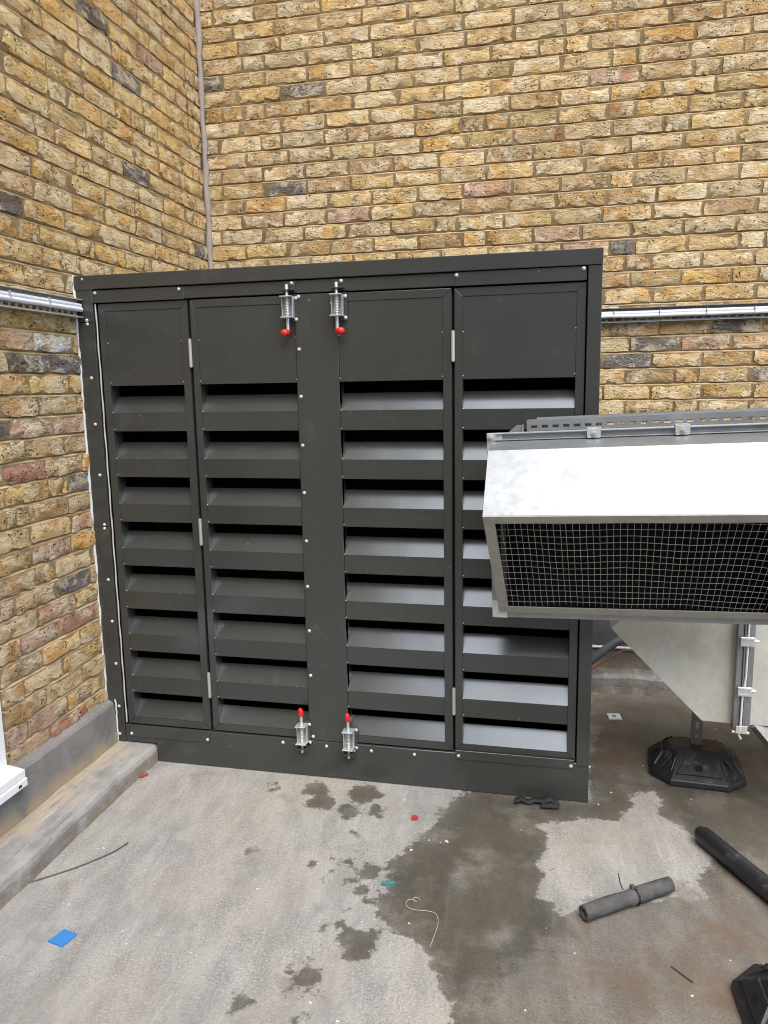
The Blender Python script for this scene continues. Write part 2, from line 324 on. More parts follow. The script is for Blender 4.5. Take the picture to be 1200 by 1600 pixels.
DROPS = [(1.186,-1.025,.05),(1.144,-1.004,.024),(1.234,-1.041,.03),(1.207,-.98,.014),(1.185,-1.083,.015),(1.216,-1.101,.01),(1.21,-1.142,.011),(1.239,-1.012,.015),(1.163,-.956,.01),(1.188,-.949,.009),(1.3,-.865,.057),(1.259,-.848,.021),(1.349,-.843,.025),(1.12,-.605,.026),(1.14,-.571,.012),(1.051,-.555,.014),(1.143,-.537,.01),(1.175,-.818,.015),(.971,-.191,.06),(.915,-.094,.055),(1.091,-.225,.05),(1.106,-.096,.07),(1.19,-.193,.037),(1.151,-.365,.031),(1.157,-.51,.042),(1.24,-.545,.045),(1.185,-.452,.025),(.826,-.503,.019),(.77,-.122,.035),(1.136,-1.103,.016),(1.049,-1.131,.019),(1.082,-1.116,.008),(1.209,-.736,.023),(1.215,-.791,.017),(1.276,-.694,.019),(1.233,-.642,.031),(1.192,-.603,.028)]
def poly_sd(xs, ys, poly):
    d2 = np.full(xs.shape, 1e9); inside = np.zeros(xs.shape, bool); n = len(poly)
    for i in range(n):
        x0, y0 = poly[i]; x1, y1 = poly[(i+1) % n]; ex, ey = x1-x0, y1-y0
        t = np.clip(((xs-x0)*ex + (ys-y0)*ey)/(ex*ex+ey*ey+1e-12), 0, 1)
        d2 = np.minimum(d2, (xs-x0-t*ex)**2 + (ys-y0-t*ey)**2)
        c = ((y0 > ys) != (y1 > ys)); xi = x0 + (ys-y0)/(ey if abs(ey) > 1e-9 else 1e-9)*ex
        inside ^= (c & (xs < xi))
    d = np.sqrt(d2); return np.where(inside, d, -d)
gx = np.concatenate([[-0.2], np.arange(0.0, 3.3, 0.014), np.linspace(3.4, 9, 12)])
gy = np.concatenate([np.linspace(-9, -1.9, 12), np.arange(-1.8, 1.2, 0.014), [1.21, 1.3]])
X, Y = np.meshgrid(gx, gy); nx, ny = len(gx), len(gy)
me = bpy.data.meshes.new('floor'); V3 = np.stack([X.ravel(), Y.ravel(), np.zeros(nx*ny)], 1)
idx = np.arange(nx*ny).reshape(ny, nx); F4 = np.stack([idx[:-1, :-1], idx[:-1, 1:], idx[1:, 1:], idx[1:, :-1]], -1).reshape(-1, 4)
me.from_pydata(V3.tolist(), [], F4.tolist()); me.update()
wet = poly_sd(X, Y, WET); wet = np.minimum(wet, -poly_sd(X, Y, DRY))
for (cx, cy, r) in DROPS: wet = np.maximum(wet, r - np.hypot(X-cx, Y-cy)*1.0 - 0.004)
damp = np.maximum(poly_sd(X, Y, DAMP), poly_sd(X, Y, DAMP2))
for nm, arr in (('wet', wet), ('damp', damp)):
    a = me.attributes.new(nm, 'FLOAT', 'POINT'); a.data.foreach_set('value', np.clip(arr, -0.25, 0.25).ravel().astype(np.float32))
me.materials.append(M['floor'])
tag(link('floor', me), kind='structure')

# ------------------------------------------------------------------ kerbs and upstands
def swept(poly_fn, ts, axis):
    """cross-section poly_fn(t) swept along axis with stations ts."""
    mb = MB(); rings = [poly_fn(t) for t in ts]; n = len(rings[0])
    vs = []
    for t, rg in zip(ts, rings):
        for (a, b) in rg: vs.append((a, t, b) if axis == 'y' else (t, a, b))
    fs = [(i*n+k, i*n+(k+1) % n, (i+1)*n+(k+1) % n, (i+1)*n+k) for i in range(len(ts)-1) for k in range(n)]
    fs += [tuple(range(n)), tuple(range((len(ts)-1)*n, len(ts)*n))[::-1]]
    mb.add(vs, fs, False); return mb
def wob(t, s, a): return a*(math.sin(t*7.1+s)+0.6*math.sin(t*17.3+2*s)+0.4*math.sin(t*41+3*s))
def kerb_left(t):
    w = 0.206 + wob(t, 1, .0022); h = 0.0732 + wob(t, 4, .0016); r = 0.020 + wob(t, 2, .003)
    return [(-0.02, -0.01), (w+0.004, -0.01), (w, h-r), (w-r*0.3, h-r*0.3), (w-r, h), (0.10, h+0.001), (-0.02, h+0.002)]
tag(swept(kerb_left, [-4+0.05*i for i in range(81)]+[0.06], 'y').build('kerb', 'kerb'), kind='structure')
def upst_left(t):
    return [(-0.02, 0.05), (0.040+wob(t, 3, .001), 0.05), (0.030+wob(t, 5, .001), 0.236), (0.024, 0.246), (0.0, 0.260), (-0.02, 0.260)]
tag(swept(upst_left, [-4+0.08*i for i in range(50)]+[-0.0035], 'y').build('wall_upstand', 'upstand'), kind='structure')
def kerb_back(t):
    w = 1.066 + wob(t, 1, .006); h = 0.085 + wob(t, 4, .004)
    return [(D+0.05, -0.01), (w-0.006-abs(wob(t, 9, .010)), -0.01), (w-0.002, h*0.35), (w+0.004, h-0.012), (w+0.016, h), (D+0.05, h+0.004)]
tag(swept(kerb_back, [1.2+0.03*i for i in range(70)]+[9.0], 'x').build('kerb', 'kerb'), kind='structure')
ub = swept(lambda t: [(D+0.03, 0.06), (D-0.03+wob(t, 2, .002), 0.06), (D-0.024, 0.19), (D+0.03, 0.19)], [1.2+0.06*i for i in range(40)]+[9.0], 'x').build('wall_upstand', 'upstand')
tag(ub, kind='structure')
MB().box(1.2, 9, D-0.034, D-0.002, 0.192, 0.200, 0.002).build('flashing_strip', 'flash', ub)
MB().box(1.2, 9, D-0.014, D+0.02, 0.202, 0.40, 0.004).build('membrane_skirt', 'membrane', ub)

# ------------------------------------------------------------------ brick walls
OCHRE, TAN, CREAM, GOLD = (.61,.430,.180), (.60,.450,.240), (.70,.565,.335), (.61,.400,.135)
BROWN, GREY, PINK, RED, OLIVE = (.48,.325,.165), (.19,.175,.160), (.56,.385,.275), (.50,.270,.185), (.53,.405,.20)
def brick_mesh(L, seed):
    rr = random.Random(seed); H = 0.0665; nxq, nzq = 7, 3
    xs = [-L/2 + L*i/nxq for i in range(nxq+1)]; zs = [-H/2 + H*j/nzq for j in range(nzq+1)]
    vs = []; ix = {}
    for j in range(nzq+1):
        for i in range(nxq+1):
            x, z = xs[i], zs[j]; per = i in (0, nxq) or j in (0, nzq); corner = i in (0, nxq) and j in (0, nzq)
            y = rr.gauss(0, .0017)
            if per:
                inw = abs(rr.gauss(0, .0024)) + (rr.uniform(.004, .012) if rr.random() < .24 else 0) + (.0012 if corner else 0)
                sx = -1 if i == 0 else (1 if i == nxq else 0); sz = -1 if j == 0 else (1 if j == nzq else 0)
                x -= sx*inw; z -= sz*inw; y += .0006 + inw*.30
                if not corner and i not in (0, nxq): x += rr.gauss(0, .006)
            else:
                x += rr.gauss(0, .007); z += rr.gauss(0, .005); y += rr.gauss(0, .0014)
            ix[i, j] = len(vs); vs.append((x, y, z))
    fs = [(ix[i, j], ix[i+1, j], ix[i+1, j+1], ix[i, j+1]) for j in range(nzq) for i in range(nxq)]
    ring = [(i, 0) for i in range(nxq)] + [(nxq, j) for j in range(nzq)] + [(i, nzq) for i in range(nxq, 0, -1)] + [(0, j) for j in range(nzq, 0, -1)]
    n = len(ring); side = [vs[ix[k]] for k in ring] + [(vs[ix[k]][0], .026, vs[ix[k]][2]) for k in ring]
    mb = MB(); mb.add(vs, fs, True); mb.add(side, [(k, n+k, n+(k+1) % n, (k+1) % n) for k in range(n)], False); return mb
STR = [brick_mesh(.214, 100+i) for i in range(18)]; HDR = [brick_mesh(.102, 300+i) for i in range(8)]
STR_M = [b.mesh('brick', 'brick', False) for b in STR]; HDR_M = [b.mesh('brick', 'brick', False) for b in HDR]
def pick_colour(rr, wall, z):
    t = rr.random()
    if wall == 'left':
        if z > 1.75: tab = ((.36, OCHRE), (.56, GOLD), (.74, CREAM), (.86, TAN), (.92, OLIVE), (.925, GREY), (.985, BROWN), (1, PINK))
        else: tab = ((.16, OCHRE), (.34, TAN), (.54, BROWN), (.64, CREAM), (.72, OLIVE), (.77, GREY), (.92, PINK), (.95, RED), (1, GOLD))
    else:
        if z > 1.8: tab = ((.28, TAN), (.52, CREAM), (.70, OCHRE), (.80, GOLD), (.87, OLIVE), (.885, PINK), (.888, GREY), (1, BROWN))
        else: tab = ((.22, TAN), (.40, BROWN), (.55, OCHRE), (.68, CREAM), (.72, GREY), (.82, PINK), (1, OLIVE))
    c = next(cc for p, cc in tab if t <= p)
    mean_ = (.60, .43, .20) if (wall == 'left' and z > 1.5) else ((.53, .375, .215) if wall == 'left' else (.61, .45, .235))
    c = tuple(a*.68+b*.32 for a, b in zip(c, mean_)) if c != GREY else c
    k = rr.uniform(.82, 1.14)*(1.20 if wall == 'left' else 1.02); h = rr.gauss(0, .05)  # left wall colours lifted to offset its weaker light
    r_, g_, b_ = c[0]*k*(1+h*.3), c[1]*k, c[2]*k*(1-h); q = min(1.0, .76/max(r_, g_)); return (r_*q, g_*q, b_*q, 1.0)
def lay_wall(wall, s0, s1, ztop, seed, hole):
    """bricks course by course, broken round an opening: centre along the wall, height, size, colour and jitter."""
    rr = random.Random(seed); out = []; z0 = 1.658-.075*19; k = 0
    while z0+.075*(k+1) < ztop:
        zc = z0+.075*k+.0375
        runs = [(s0, s1)]
        if hole and hole[2] < zc+.03 and zc-.03 < hole[3]: runs = [(s0, hole[0]), (hole[1], s1)]
        for r0, r1 in runs:
            s = r0 - (0.1125 if k % 2 else 0.0) - (rr.uniform(0, .05) if r0 == s0 else 0)
            while s < r1:
                hd = rr.random() < .13; L = (.1125 if hd else .225) + rr.gauss(0, .003)
                a, b = max(s, r0), min(s+L, r1)
                if b-a > .035:
                    short = (b-a) < .15
                    out.append(dict(s=(a+b)/2, z=zc+rr.gauss(0, .0014), hd=short, sc=(b-a-rr.uniform(.007, .012))/(.102 if short else .214), sz=rr.uniform(.95, 1.03), var=rr.random(), tilt=rr.gauss(0, .007),
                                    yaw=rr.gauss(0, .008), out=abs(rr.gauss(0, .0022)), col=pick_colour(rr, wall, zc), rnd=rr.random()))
                s += L
        k += 1
    return out
NOTED = {'left': (((GREY), [(.589,2.446),(-.271,2.137),(-.311,1.614),(-.093,1.615),(-.163,.809),(.267,2.967),(1.078,2.21),(.493,2.834),(-.028,1.189)]), (RED, [(-.385,1.246),(-.265,.268),(-.127,.619)]),
                  (PINK, [(-.387,1.397),(-.154,1.393),(-.394,.383),(-.39,.665),(-.262,.943),(-.504,.816),(.725,2.97),(-.537,.344)]), ((.78,.76,.72), [(-.203,1.687)])),
         'back': ((GREY, [(.356,2.542),(.055,3.049),(2.068,1.594),(2.575,1.766),(2.212,1.674),(2.725,1.53),(2.141,1.616)]), (PINK, [(1.741,2.234),(1.876,2.174),(2.424,1.727),(1.452,2.477),(1.973,2.909),(.75,2.39)]), (BROWN, [(2.136,1.781),(2.295,1.746)]))}
def note_colours(bricks, wall):      # the odd dark, red and pink bricks sit where the photograph has them
    for c, pts in NOTED[wall]:
        for s_, z_ in pts:
            b = min(bricks, key=lambda q: (q['s']-s_)**2 + 4*(q['z']-z_)**2); b['col'] = (c[0], c[1], c[2], 1.0)
def vis_score(p, wall):
    x, y = px(p)
    if not (-30 < x < 1230 and -30 < y < 1630): return 0.0
    if wall == 'back':
        q = CAM + (Vector(p)-CAM)*((0-CAM.y)/(p[1]-CAM.y))      # where the sight line passes the cabinet front
        if q.z < 1.93 and q.x < 1.92: return 0.0
        if y > 640 and x > 770: return 0.0
    return 1.0/(Vector(p)-CAM).length
def pointing(wall, s0, s1, ztop, seed):
    '''weather-struck mortar: each bed joint slopes back from the brick below to under the brick above'''
    rr = random.Random(seed); z0 = 1.658-.075*19; rows = []
    for k in range(int((ztop-z0)/.075)+1):
        zj = z0+.075*k
        rows += [(zj-.0072, .0044), (zj-.0042, .0010), (zj-.0005, .0045), (zj+.0030, .0150), (zj+.0050, .0150), (zj+.0085, .0044)]
    n = int((s1-s0)/.028); vs = []; wv = [rr.uniform(0, 6.3) for _ in rows]
    for j, (z, y) in enumerate(rows):
        for i in range(n+1):
            ss = s0+(s1-s0)*i/n; yy = y+rr.gauss(0, .0006)+.0007*math.sin(ss*9+wv[j//6]); zz = z+rr.gauss(0, .0005)
            vs.append((-yy, ss, zz) if wall == 'left' else (ss, D+yy, zz))
    fs = [(j*(n+1)+i, j*(n+1)+i+1, (j+1)*(n+1)+i+1, (j+1)*(n+1)+i) for j in range(len(rows)-1) for i in range(n)]
    if wall == 'left': fs = [f for f in fs]
    mb = MB(); mb.add(vs, fs, True); return mb
def build_wall(name, label, wall, s0, s1, ztop, seed, hole):
    w = thing(name, label, 'wall', (0, 0, 0))
    bricks = lay_wall(wall, s0, s1, ztop, seed, hole)
    note_colours(bricks, wall)
    pos = lambda b: (0.0, b['s'], b['z']) if wall == 'left' else (b['s'], D, b['z'])
    sc_ = sorted(range(len(bricks)), key=lambda i: -vis_score(pos(bricks[i]), wall))
    own = set(i for i in sc_[:300] if vis_score(pos(bricks[i]), wall) > 0)
    mass = MB(); cols = []
    for i, b in enumerate(bricks):
        meshes, srcs = (HDR_M, HDR) if b['hd'] else (STR_M, STR)
        j = int(b['var']*len(srcs))
        if wall == 'left': rot = (0, 0, R(90)+b['yaw']); loc = (b['out'], b['s'], b['z'])
        else: rot = (0, 0, b['yaw']); loc = (b['s'], D-b['out'], b['z'])
        sx = b['sc']
        mat4 = Matrix.Translation(loc) @ Matrix.Rotation(rot[2], 4, 'Z') @ Matrix.Rotation(b['tilt'], 4, 'Y') @ Matrix.Diagonal((sx, 1, b['sz'], 1))
        if i in own:
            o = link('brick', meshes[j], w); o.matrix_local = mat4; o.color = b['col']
        else:
            mass.add([mat4 @ Vector(v) for v in srcs[j].v], srcs[j].f, srcs[j].smooth[0])
            cols += [(b['col'][0], b['col'][1], b['col'][2], b['rnd'])]*len(srcs[j].v)
    if mass.v:
        me = bpy.data.meshes.new('bricks'); me.from_pydata(mass.v, [], mass.f); me.update()
        me.polygons.foreach_set('use_smooth', [len(f) == 4 for f in mass.f])
        a = me.attributes.new('brick_colour', 'FLOAT_COLOR', 'POINT'); a.data.foreach_set('color', np.array(cols, np.float32).ravel())
        me.materials.append(M['brick_far']); o = link('bricks', me, w); o['kind'] = 'stuff'
    return w
WIN = (-1.72, -0.603, 0.262, 1.36)
wl = build_wall('brick_wall', 'yellow stock brick wall running along the left side of the yard', 'left', -2.3, D-.012, 3.95, 21, WIN)
mb = MB(); mb.box(-.26, -.0190, -9, WIN[0], 0.0, 3.95); mb.box(-.26, -.0190, WIN[1], D, 0.0, 3.95); mb.box(-.26, -.0190, WIN[0], WIN[1], WIN[3], 3.95); mb.box(-.26, -.0190, WIN[0], WIN[1], 0.0, WIN[2])
mb.build('mortar_core', 'mortar', wl); pointing('left', WIN[1]+.001, D-.004, 3.95, 41).build('mortar', 'mortar', wl)
MB().box(-.26, 0, -9, D, 3.952, 6.5).build('upper_brickwork', 'wall_top', wl)
wb = build_wall('brick_wall', 'pale yellow stock brick wall rising behind the dark metal cabinet', 'back', .012, 3.75, 3.95, 33, None)
MB().box(-.26, 9, D+.0190, D+.26, 0.0, 3.95).build('mortar_core', 'mortar', wb); pointing('back', .004, 3.76, 3.95, 43).build('mortar', 'mortar', wb)
MB().box(-.26, 9, D, D+.26, 3.952, 6.5).build('upper_brickwork', 'wall_top', wb)
wo = thing('added_reflection_wall', 'unseen grey wall added behind the viewer for reflections', 'wall', (0, 0, 0))  # unseen wall added so the cabinet paint has something to reflect
MB().box(-.26, 9, -6.8, -6.5, 0, 4.4).build('reflection_slab', 'reflection_grey', wo)
# mastic joint in the corner of the two walls
rr = random.Random(5)
MB().tube([(.010+rr.gauss(0, .0016), D-.008+rr.gauss(0, .0016), .3+.06*i) for i in range(62)], [.0155+rr.gauss(0, .0016) for i in range(62)], 8).build('mastic_joint', 'mastic', wb)

# ------------------------------------------------------------------ white window at the far left
win = thing('window', 'white plastic window with a projecting sill at the left edge', 'window', (0, 0, 0))
y0, y1, z0, z1 = WIN
fr = MB(); fw = .06
fr.box(-.07, .002, y1-fw, y1-.004, z0+.004, z1-.004, .004); fr.box(-.07, .002, y0+.004, y0+fw, z0+.004, z1-.004, .004)
fr.box(-.07, .001, y0+fw, y1-fw, z1-fw, z1-.004, .004); fr.box(-.07, .001, y0+fw, y1-fw, z0+.004, z0+fw, .004)
fr.build('frame', 'white', win)
MB().box(-.045, -.030, y0+fw, y1-fw, z0+fw, z1-fw).build('pane', 'glass', win)
sl = MB(); sl.prism([(.0, .272), (.066, .262), (.066, .236), (.0, .236)], 'y', y0-.02, -.606); sl.build('sill', 'white', win)
MB().box(.006, .071, y0-.02, -.602, .204, .2335, .003).build('sill_nosing', 'white', win)
MB().box(.066, .0722, -.648, -.634, .214, .222).build('slot_shade_strip', 'matt_black', win)  # black strip paints the shade inside the sill's slot

# ------------------------------------------------------------------ louvred cabinet
cab = thing('louvre_cabinet', 'dark bronze grey metal louvred cabinet with four tall panels against the brick walls', 'cabinet', (0, 0, 0))
W, H = 1.938, 1.951
P = 'paint'
shell = MB(); shell.box(W-.004, W-.001, .004, 1.0, .01, H-.06); shell.box(.012, W-.004, 1.0, 1.004, .08, H-.06); shell.box(.012, W-.004, .012, 1.0, H-.010, H-.006)
shell.build('carcass', P, cab)
lin = MB(); lin.box(.016, W-.008, .42, .425, .08, H-.02); lin.box(.016, W-.008, 0.05, .42, .10, .104); lin.box(.016, W-.008, .05, .42, H-.03, H-.026); lin.box(W-.012, W-.008, 0.05, .42, .1, H-.03); lin.box(.016, .02, 0.05, .42, .1, H-.03)
for xd in (.4605, .945, 1.4455): lin.box(xd-.012, xd+.012, .02, .42, .16, 1.85)
lin.build('void_shade_sheets', 'void_shade', cab)  # black sheets stand in for the unlit void behind the louvres
MB().box(-.004, W+.001, -.014, .10, 1.900, H, .002).build('fascia', P, cab)
MB().box(.048, 1.889, -.004, .05, 1.853, 1.897, .0015).build('head_rail', P, cab)
MB().box(.054, .449, -.0075, -.0045, 1.850, 1.896, .001).build('head_cover_plate', P, cab)
MB().box(1.452, 1.886, -.0075, -.0045, 1.852, 1.897, .001).build('head_cover_plate', P, cab)
for za, zb in ((1.781, 1.948), (.988, 1.779), (.078, .9865)):
    MB().box(.001, .071, -.009 if za > 1.7 else -.0075, .05, za, zb, .001).build('wall_trim', P, cab)
MB().box(1.893, W, -.010, .05, .143, 1.8985, .0015).build('corner_post', P, cab)
pl = MB(); pl.box(.213, W, -.006, .05, .002, .151, .0015); pl.box(.073, .2125, -.006, .05, .079, .151, .0015); pl.build('plinth', P, cab)
MB().box(.092, .453, -.0095, -.0065, .103, .1545, .001).build('plinth_cover_plate', P, cab)
MB().box(1.452, 1.884, -.0095, -.0065, .128, .164, .001).build('plinth_cover_plate', P, cab)
gs = MB(); pts = [(.0795+.001*math.sin(i*1.7)+.010*(1-i/40)*0.0+.0, -.002, .162+1.685*i/40) for i in range(41)]
gs.tube(pts, [.0030+.0006*math.sin(i*2.3) for i in range(41)], 6).build('sealant_line', 'flash', cab)
rr = random.Random(3)
MB().tube([(-.001+rr.gauss(0, .0014), -.010+rr.gauss(0, .001), .262+.0292*i) for i in range(59)], [.0055+rr.gauss(0, .0010) for i in range(59)], 7).build('sealant_bead', 'sealant', cab)
MB().tube([(.037-.0+rr.gauss(0, .001), -.006, .078+.018*i) for i in range(11)], .004, 6).build('sealant_bead', 'sealant', cab)

ZB, ZT, ZO = .157, 1.847, 1.538
LIPS = [1.437-.1783*i for i in range(7)]
def leaf(name, x0, x1, ox0, ox1, label):
    d = MB(); bv = .0015; yb = .030
    zr0, zr1 = .186, 1.818
    # four mitred bars, a hairline apart at the mitres
    g_ = .0006
    def bar(q): d.prism(q, 'y', 0.0, yb)
    ix0, ix1 = max(ox0, x0+.004), min(ox1, x1-.004)
    bar([(x0, ZB+g_), (ix0, zr0+g_), (ix0, zr1-g_), (x0, ZT-g_)])
    bar([(ix1, zr0+g_), (x1, ZB+g_), (x1, ZT-g_), (ix1, zr1-g_)])
    bar([(x0+g_, ZB), (x1-g_, ZB), (ix1-g_, zr0), (ix0+g_, zr0)])
    bar([(ix0+g_, zr1), (ix1-g_, zr1), (x1-g_, ZT), (x0+g_, ZT)])
    me = d.mesh(name, P)
    o = link(name, me, cab); m = o.modifiers.new('edge', 'BEVEL'); m.width = .0016; m.segments = 2; m.limit_method = 'ANGLE'
    if label: o['label'] = label
    # infill sheet above the louvres with its turned lower edge
    ip = MB(); ip.box(ix0, ix1, .0025, .0055, ZO, zr1, .0008); ip.box(ix0, ix1, .0055, .022, ZO, ZO+.003)
    ip.build('infill_panel', P, o)
    for k in range(8):
        zl = LIPS[k] if k < 7 else .187
        b = MB(); dz = .060; dy = .0455
        if k < 7: prof = [(.018, zl-.073), (.0032, zl-.073), (.0032, zl-.0016), (.0045, zl), (.0045+dy, zl+dz), (.0065+dy, zl+dz-.001), (.0062, zl-.004), (.0052, zl-.071), (.018, zl-.071)]
        else: prof = [(.0045, zl), (.0045+dy, zl+dz), (.0065+dy, zl+dz-.001), (.0065, zl-.003)]
        b.prism(prof, 'x', ix0+.0004, ix1-.0004); b.build('louvre_blade', P, o)
    # end cheeks behind the stiles
    ch = MB(); ch.box(ix0-.003, ix0+.0002, .028, .060, .19, 1.55); ch.box(ix1-.0002, ix1+.003, .028, .060, .19, 1.55); ch.build('cheek_plate', P, o)
    rv = MB()
    for zl in LIPS:
        for dz in (.0, -.066): rv.ball((ix0+.002, .0022, zl+dz), .0020, 6, 4)
    for zl in (1.70, 1.55): rv.ball((ix0+.002, .002, zl), .002, 6, 4); rv.ball((ix1-.002, .002, zl), .002, 6, 4)
    q = rv.build('weld_dots', 'screw', o); q['kind'] = 'stuff'
    return o
leaf('louvre_panel', .088, .4555, .117, .4255, 'narrow fixed louvre panel beside the left wall')
leaf('louvre_door', .4665, .900, .492, .8735, 'left hinged louvre door')
leaf('louvre_door', 1.012, 1.4405, 1.0345, 1.410, 'right hinged louvre door')
leaf('louvre_panel', 1.4505, 1.888, 1.478, 1.859, 'fixed louvre panel partly hidden by the duct')
MB().box(.8765, 1.0345, -.0045, .0285, .1535, 1.8485, .0015).build('centre_mullion', P, cab)
# screws
sm = MB(); sm.ball((0, -.0028, 0), .0052, 10, 6, 1, .75, 1); sm.tube([(0, 0, 0), (0, -.0016, 0)], .0068, 10); SCREW = sm.mesh('screw', 'screw')
scr = [(.892, 1.84), (.888, 1.656), (.889, 1.487), (.889, 1.309), (.889, 1.133), (.891, .95), (.889, .774), (.89, .599), (.889, .419), (.891, .168)]
for x, z in scr: link('screw', SCREW, cab, (x, -.0045, z))
for x, z in ((.038, 1.938), (.043, 1.787), (.043, 1.773), (.043, 1.57), (.044, 1.392), (.047, 1.193), (.05, .995), (.049, .979), (.048, .769), (.051, .595), (.054, .415), (.053, .231), (.047, .109)):
    link('screw', SCREW, cab, (x, -.009 if z > 1.78 else -.0075, z))
for x, z in ((.103, .116), (.443, .118), (1.463, .143), (1.874, .141)): link('screw', SCREW, cab, (x, -.0095, z))
for x, z in ((.765, .133), (.945, .133), (1.125, .13), (1.294, .131), (.844, .118), (1.038, .126), (1.056, .124)): link('screw', SCREW, cab, (x, -.006, z))
for x, z in ((.085, 1.886), (.431, 1.886), (1.459, 1.887), (1.878, 1.889)): link('screw', SCREW, cab, (x, -.0075, z))
link('screw', SCREW, cab, (W+.0005, .012, .132), (0, 0, R(90)))
# hinges
hm = MB(); hm.tube([(0, 0, -.050), (0, 0, .050)], .0066, 10); hm.tube([(0, 0, .0501), (0, 0, .053)], .0045, 10); hm.tube([(0, 0, -.0501), (0, 0, -.053)], .0045, 10)
HINGE = hm.mesh('hinge', 'hinge')
for x, z in ((.461, 1.654), (.461, .974), (.461, .349), (1.4455, 1.652), (1.4455, .355)): link('hinge', HINGE, cab, (x, -.004, z))
# spring bolts with red knobs
def bolt(x, z, up, kx, label):
    """z: middle of the bracket; up: +1 bolt shoots up into the head, -1 down into the plinth."""
    bp = MB(); bp.box(x-.024, x+.030, -.0082, -.0047, z-.050, z+.046, .001)
    root = bp.build('spring_bolt', P, cab); root['label'] = label
    br = MB(); s = up
    br.box(x-.020, x+.020, -.0115, -.0085, z-.036, z+.036, .0008)                 # U bracket: back, two ends, two thin cheeks
    for e in (-1, 1): br.box(x-.021, x+.021, -.052, -.0085, z+e*.036-.0018, z+e*.036+.0018, .0008)
    for e in (-1, 1): br.box(x+e*.0195-.0012, x+e*.0195+.0012, -.030, -.0118, z-.034, z+.034)
    br.build('bracket', 'zinc', root)
    top = z+s*.078
    rd = MB(); rd.tube([(x, -.030, z-s*.080), (x, -.030, top-s*.004), (x, -.030, top)], [.0058, .0058, .0040], 10); rd.build('bolt_rod', 'zinc', root)
    sp = MB(); sp.tube([(x+.0092*math.cos(a*.9), -.030+.0092*math.sin(a*.9), z-.028+.056*a/70) for a in range(71)], .0013, 5); sp.build('spring', 'zinc', root)
    kn = MB(); kz = z-s*.086
    if up > 0: kn.tube([(x-kx*.002, -.030, kz+.006), (x, -.030, kz-.001), (x+kx*.004, -.031, kz-.004)], .0085, 10); kn.ball((x+kx*.013, -.032, kz-.003), .0135, 14, 9, 1.1, 1, 1)
    else: kn.tube([(x, -.030, kz-.010), (x-.001, -.031, kz+.004), (x-.002, -.033, kz+.016), (x-.002, -.034, kz+.022)], [.0095, .0112, .0085, .003], 12)
    kn.build('knob', 'red', root)
    kp = MB(); tz = z+s*.058
    kp.box(x-.020, x+.024, -.0085, -.0046 if up > 0 else -.0065, min(tz, tz+s*.034), max(tz, tz+s*.034), .001)
    kp.box(x-.021, x+.025, -.046, -.0085, tz-.0015, tz+.0015, .0006); kp.build('keep_plate', P, root)
    for dx, dz in ((-.023, .010), (.026, .032), (.026, -.042)):
        link('screw', SCREW, root, (x+dx, -.0082, z+dz))
    if up > 0:
        link('screw', SCREW, root, (x+.012, -.0085, tz+.026))
bolt(.857, 1.803, 1, -1, 'upper spring bolt on the left door, knob turned left')
bolt(1.040, 1.803, 1, 1, 'upper spring bolt beside the mullion, knob turned right')
bolt(.853, .187, -1, -1, 'lower spring bolt on the left door')
bolt(1.041, .180, -1, 1, 'lower spring bolt on the right door')

# ------------------------------------------------------------------ cable trays on the walls
def tray(label, wall, a, b, seed):
    t = thing('cable_tray', label, 'cable tray', (0, 0, 0), group=None)
    rr = random.Random(seed)
    def pb(mb, s0, s1, o0, o1, z0, z1, bev=0):      # s along the wall, o out of the wall
        if wall == 'left': mb.box(o0, o1, s0, s1, z0, z1, bev)
        else: mb.box(s0, s1, D-o1, D-o0, z0, z1, bev)
    ch = MB(); pb(ch, a, b, .006, .009, 1.819, 1.862); pb(ch, a, b, .006, .009, 1.800, 1.8075); pb(ch, a, b, .006, .034, 1.862, 1.8645); pb(ch, a, b, .006, .034, 1.7975, 1.800)
    s = a
    while s < b-.012: pb(ch, s, s+.012, .006, .009, 1.8075, 1.819); s += .036
    ch.build('channel', 'galv_dull' if wall == 'left' else 'galv', t)
    for zc, oc, r in ((1.8405, .0225, .0095), (1.8265, .0275, .0085)):
        n = 26; pts = []
        for i in range(n+1):
            ss = a+.004+(b-a-.008)*i/n; oo = oc+rr.gauss(0, .0008); zz = zc+rr.gauss(0, .0006)
            pts.append((oo, ss, zz) if wall == 'left' else (ss, D-oo, zz))
        MB().tube(pts, r, 9).build('cable', 'cable', t)
    s = a+.14
    while s < b-.05:
        tm = MB(); pb(tm, s, s+.0045, .010, .0375, 1.8165, 1.852, .001); tm.build('cable_tie', 'tie', t); s += .205
    return t
tray('galvanised cable tray with white cables on the left brick wall', 'left', -2.2, -.012, 4)
tray('galvanised cable tray with white cables on the rear wall right of the cabinet', 'back', 1.30, 3.7, 6)

# ------------------------------------------------------------------ intake duct: cowl, mesh, flanges, offset duct
P0 = Vector((1.5903, -.45, 1.1349)); U = Vector((.9973, -.0632, .0374)); Vv = Vector((.0633, .998, 0)); Wv = U.cross(Vv)
duct = thing('intake_duct', 'galvanised steel intake duct with a mesh fronted cowl standing before the cabinet', 'duct', (2.05, .1, .3))
def dpart(mb, name, mat, parent=None, local=True):
    if local: mb.v = [tuple(P0 + U*v[0] + Vv*v[1] + Wv*v[2] - (Vector(duct.location) if True else 0)) for v in mb.v]
    else: mb.v = [tuple(Vector(v) - duct.location) for v in mb.v]
    return mb.build(name, mat, parent or duct)
L = .865; vc, wc, vb, wb_, vt, wt = .1524, .1802, .2851, -.3741, .300, .1995
th = .0016
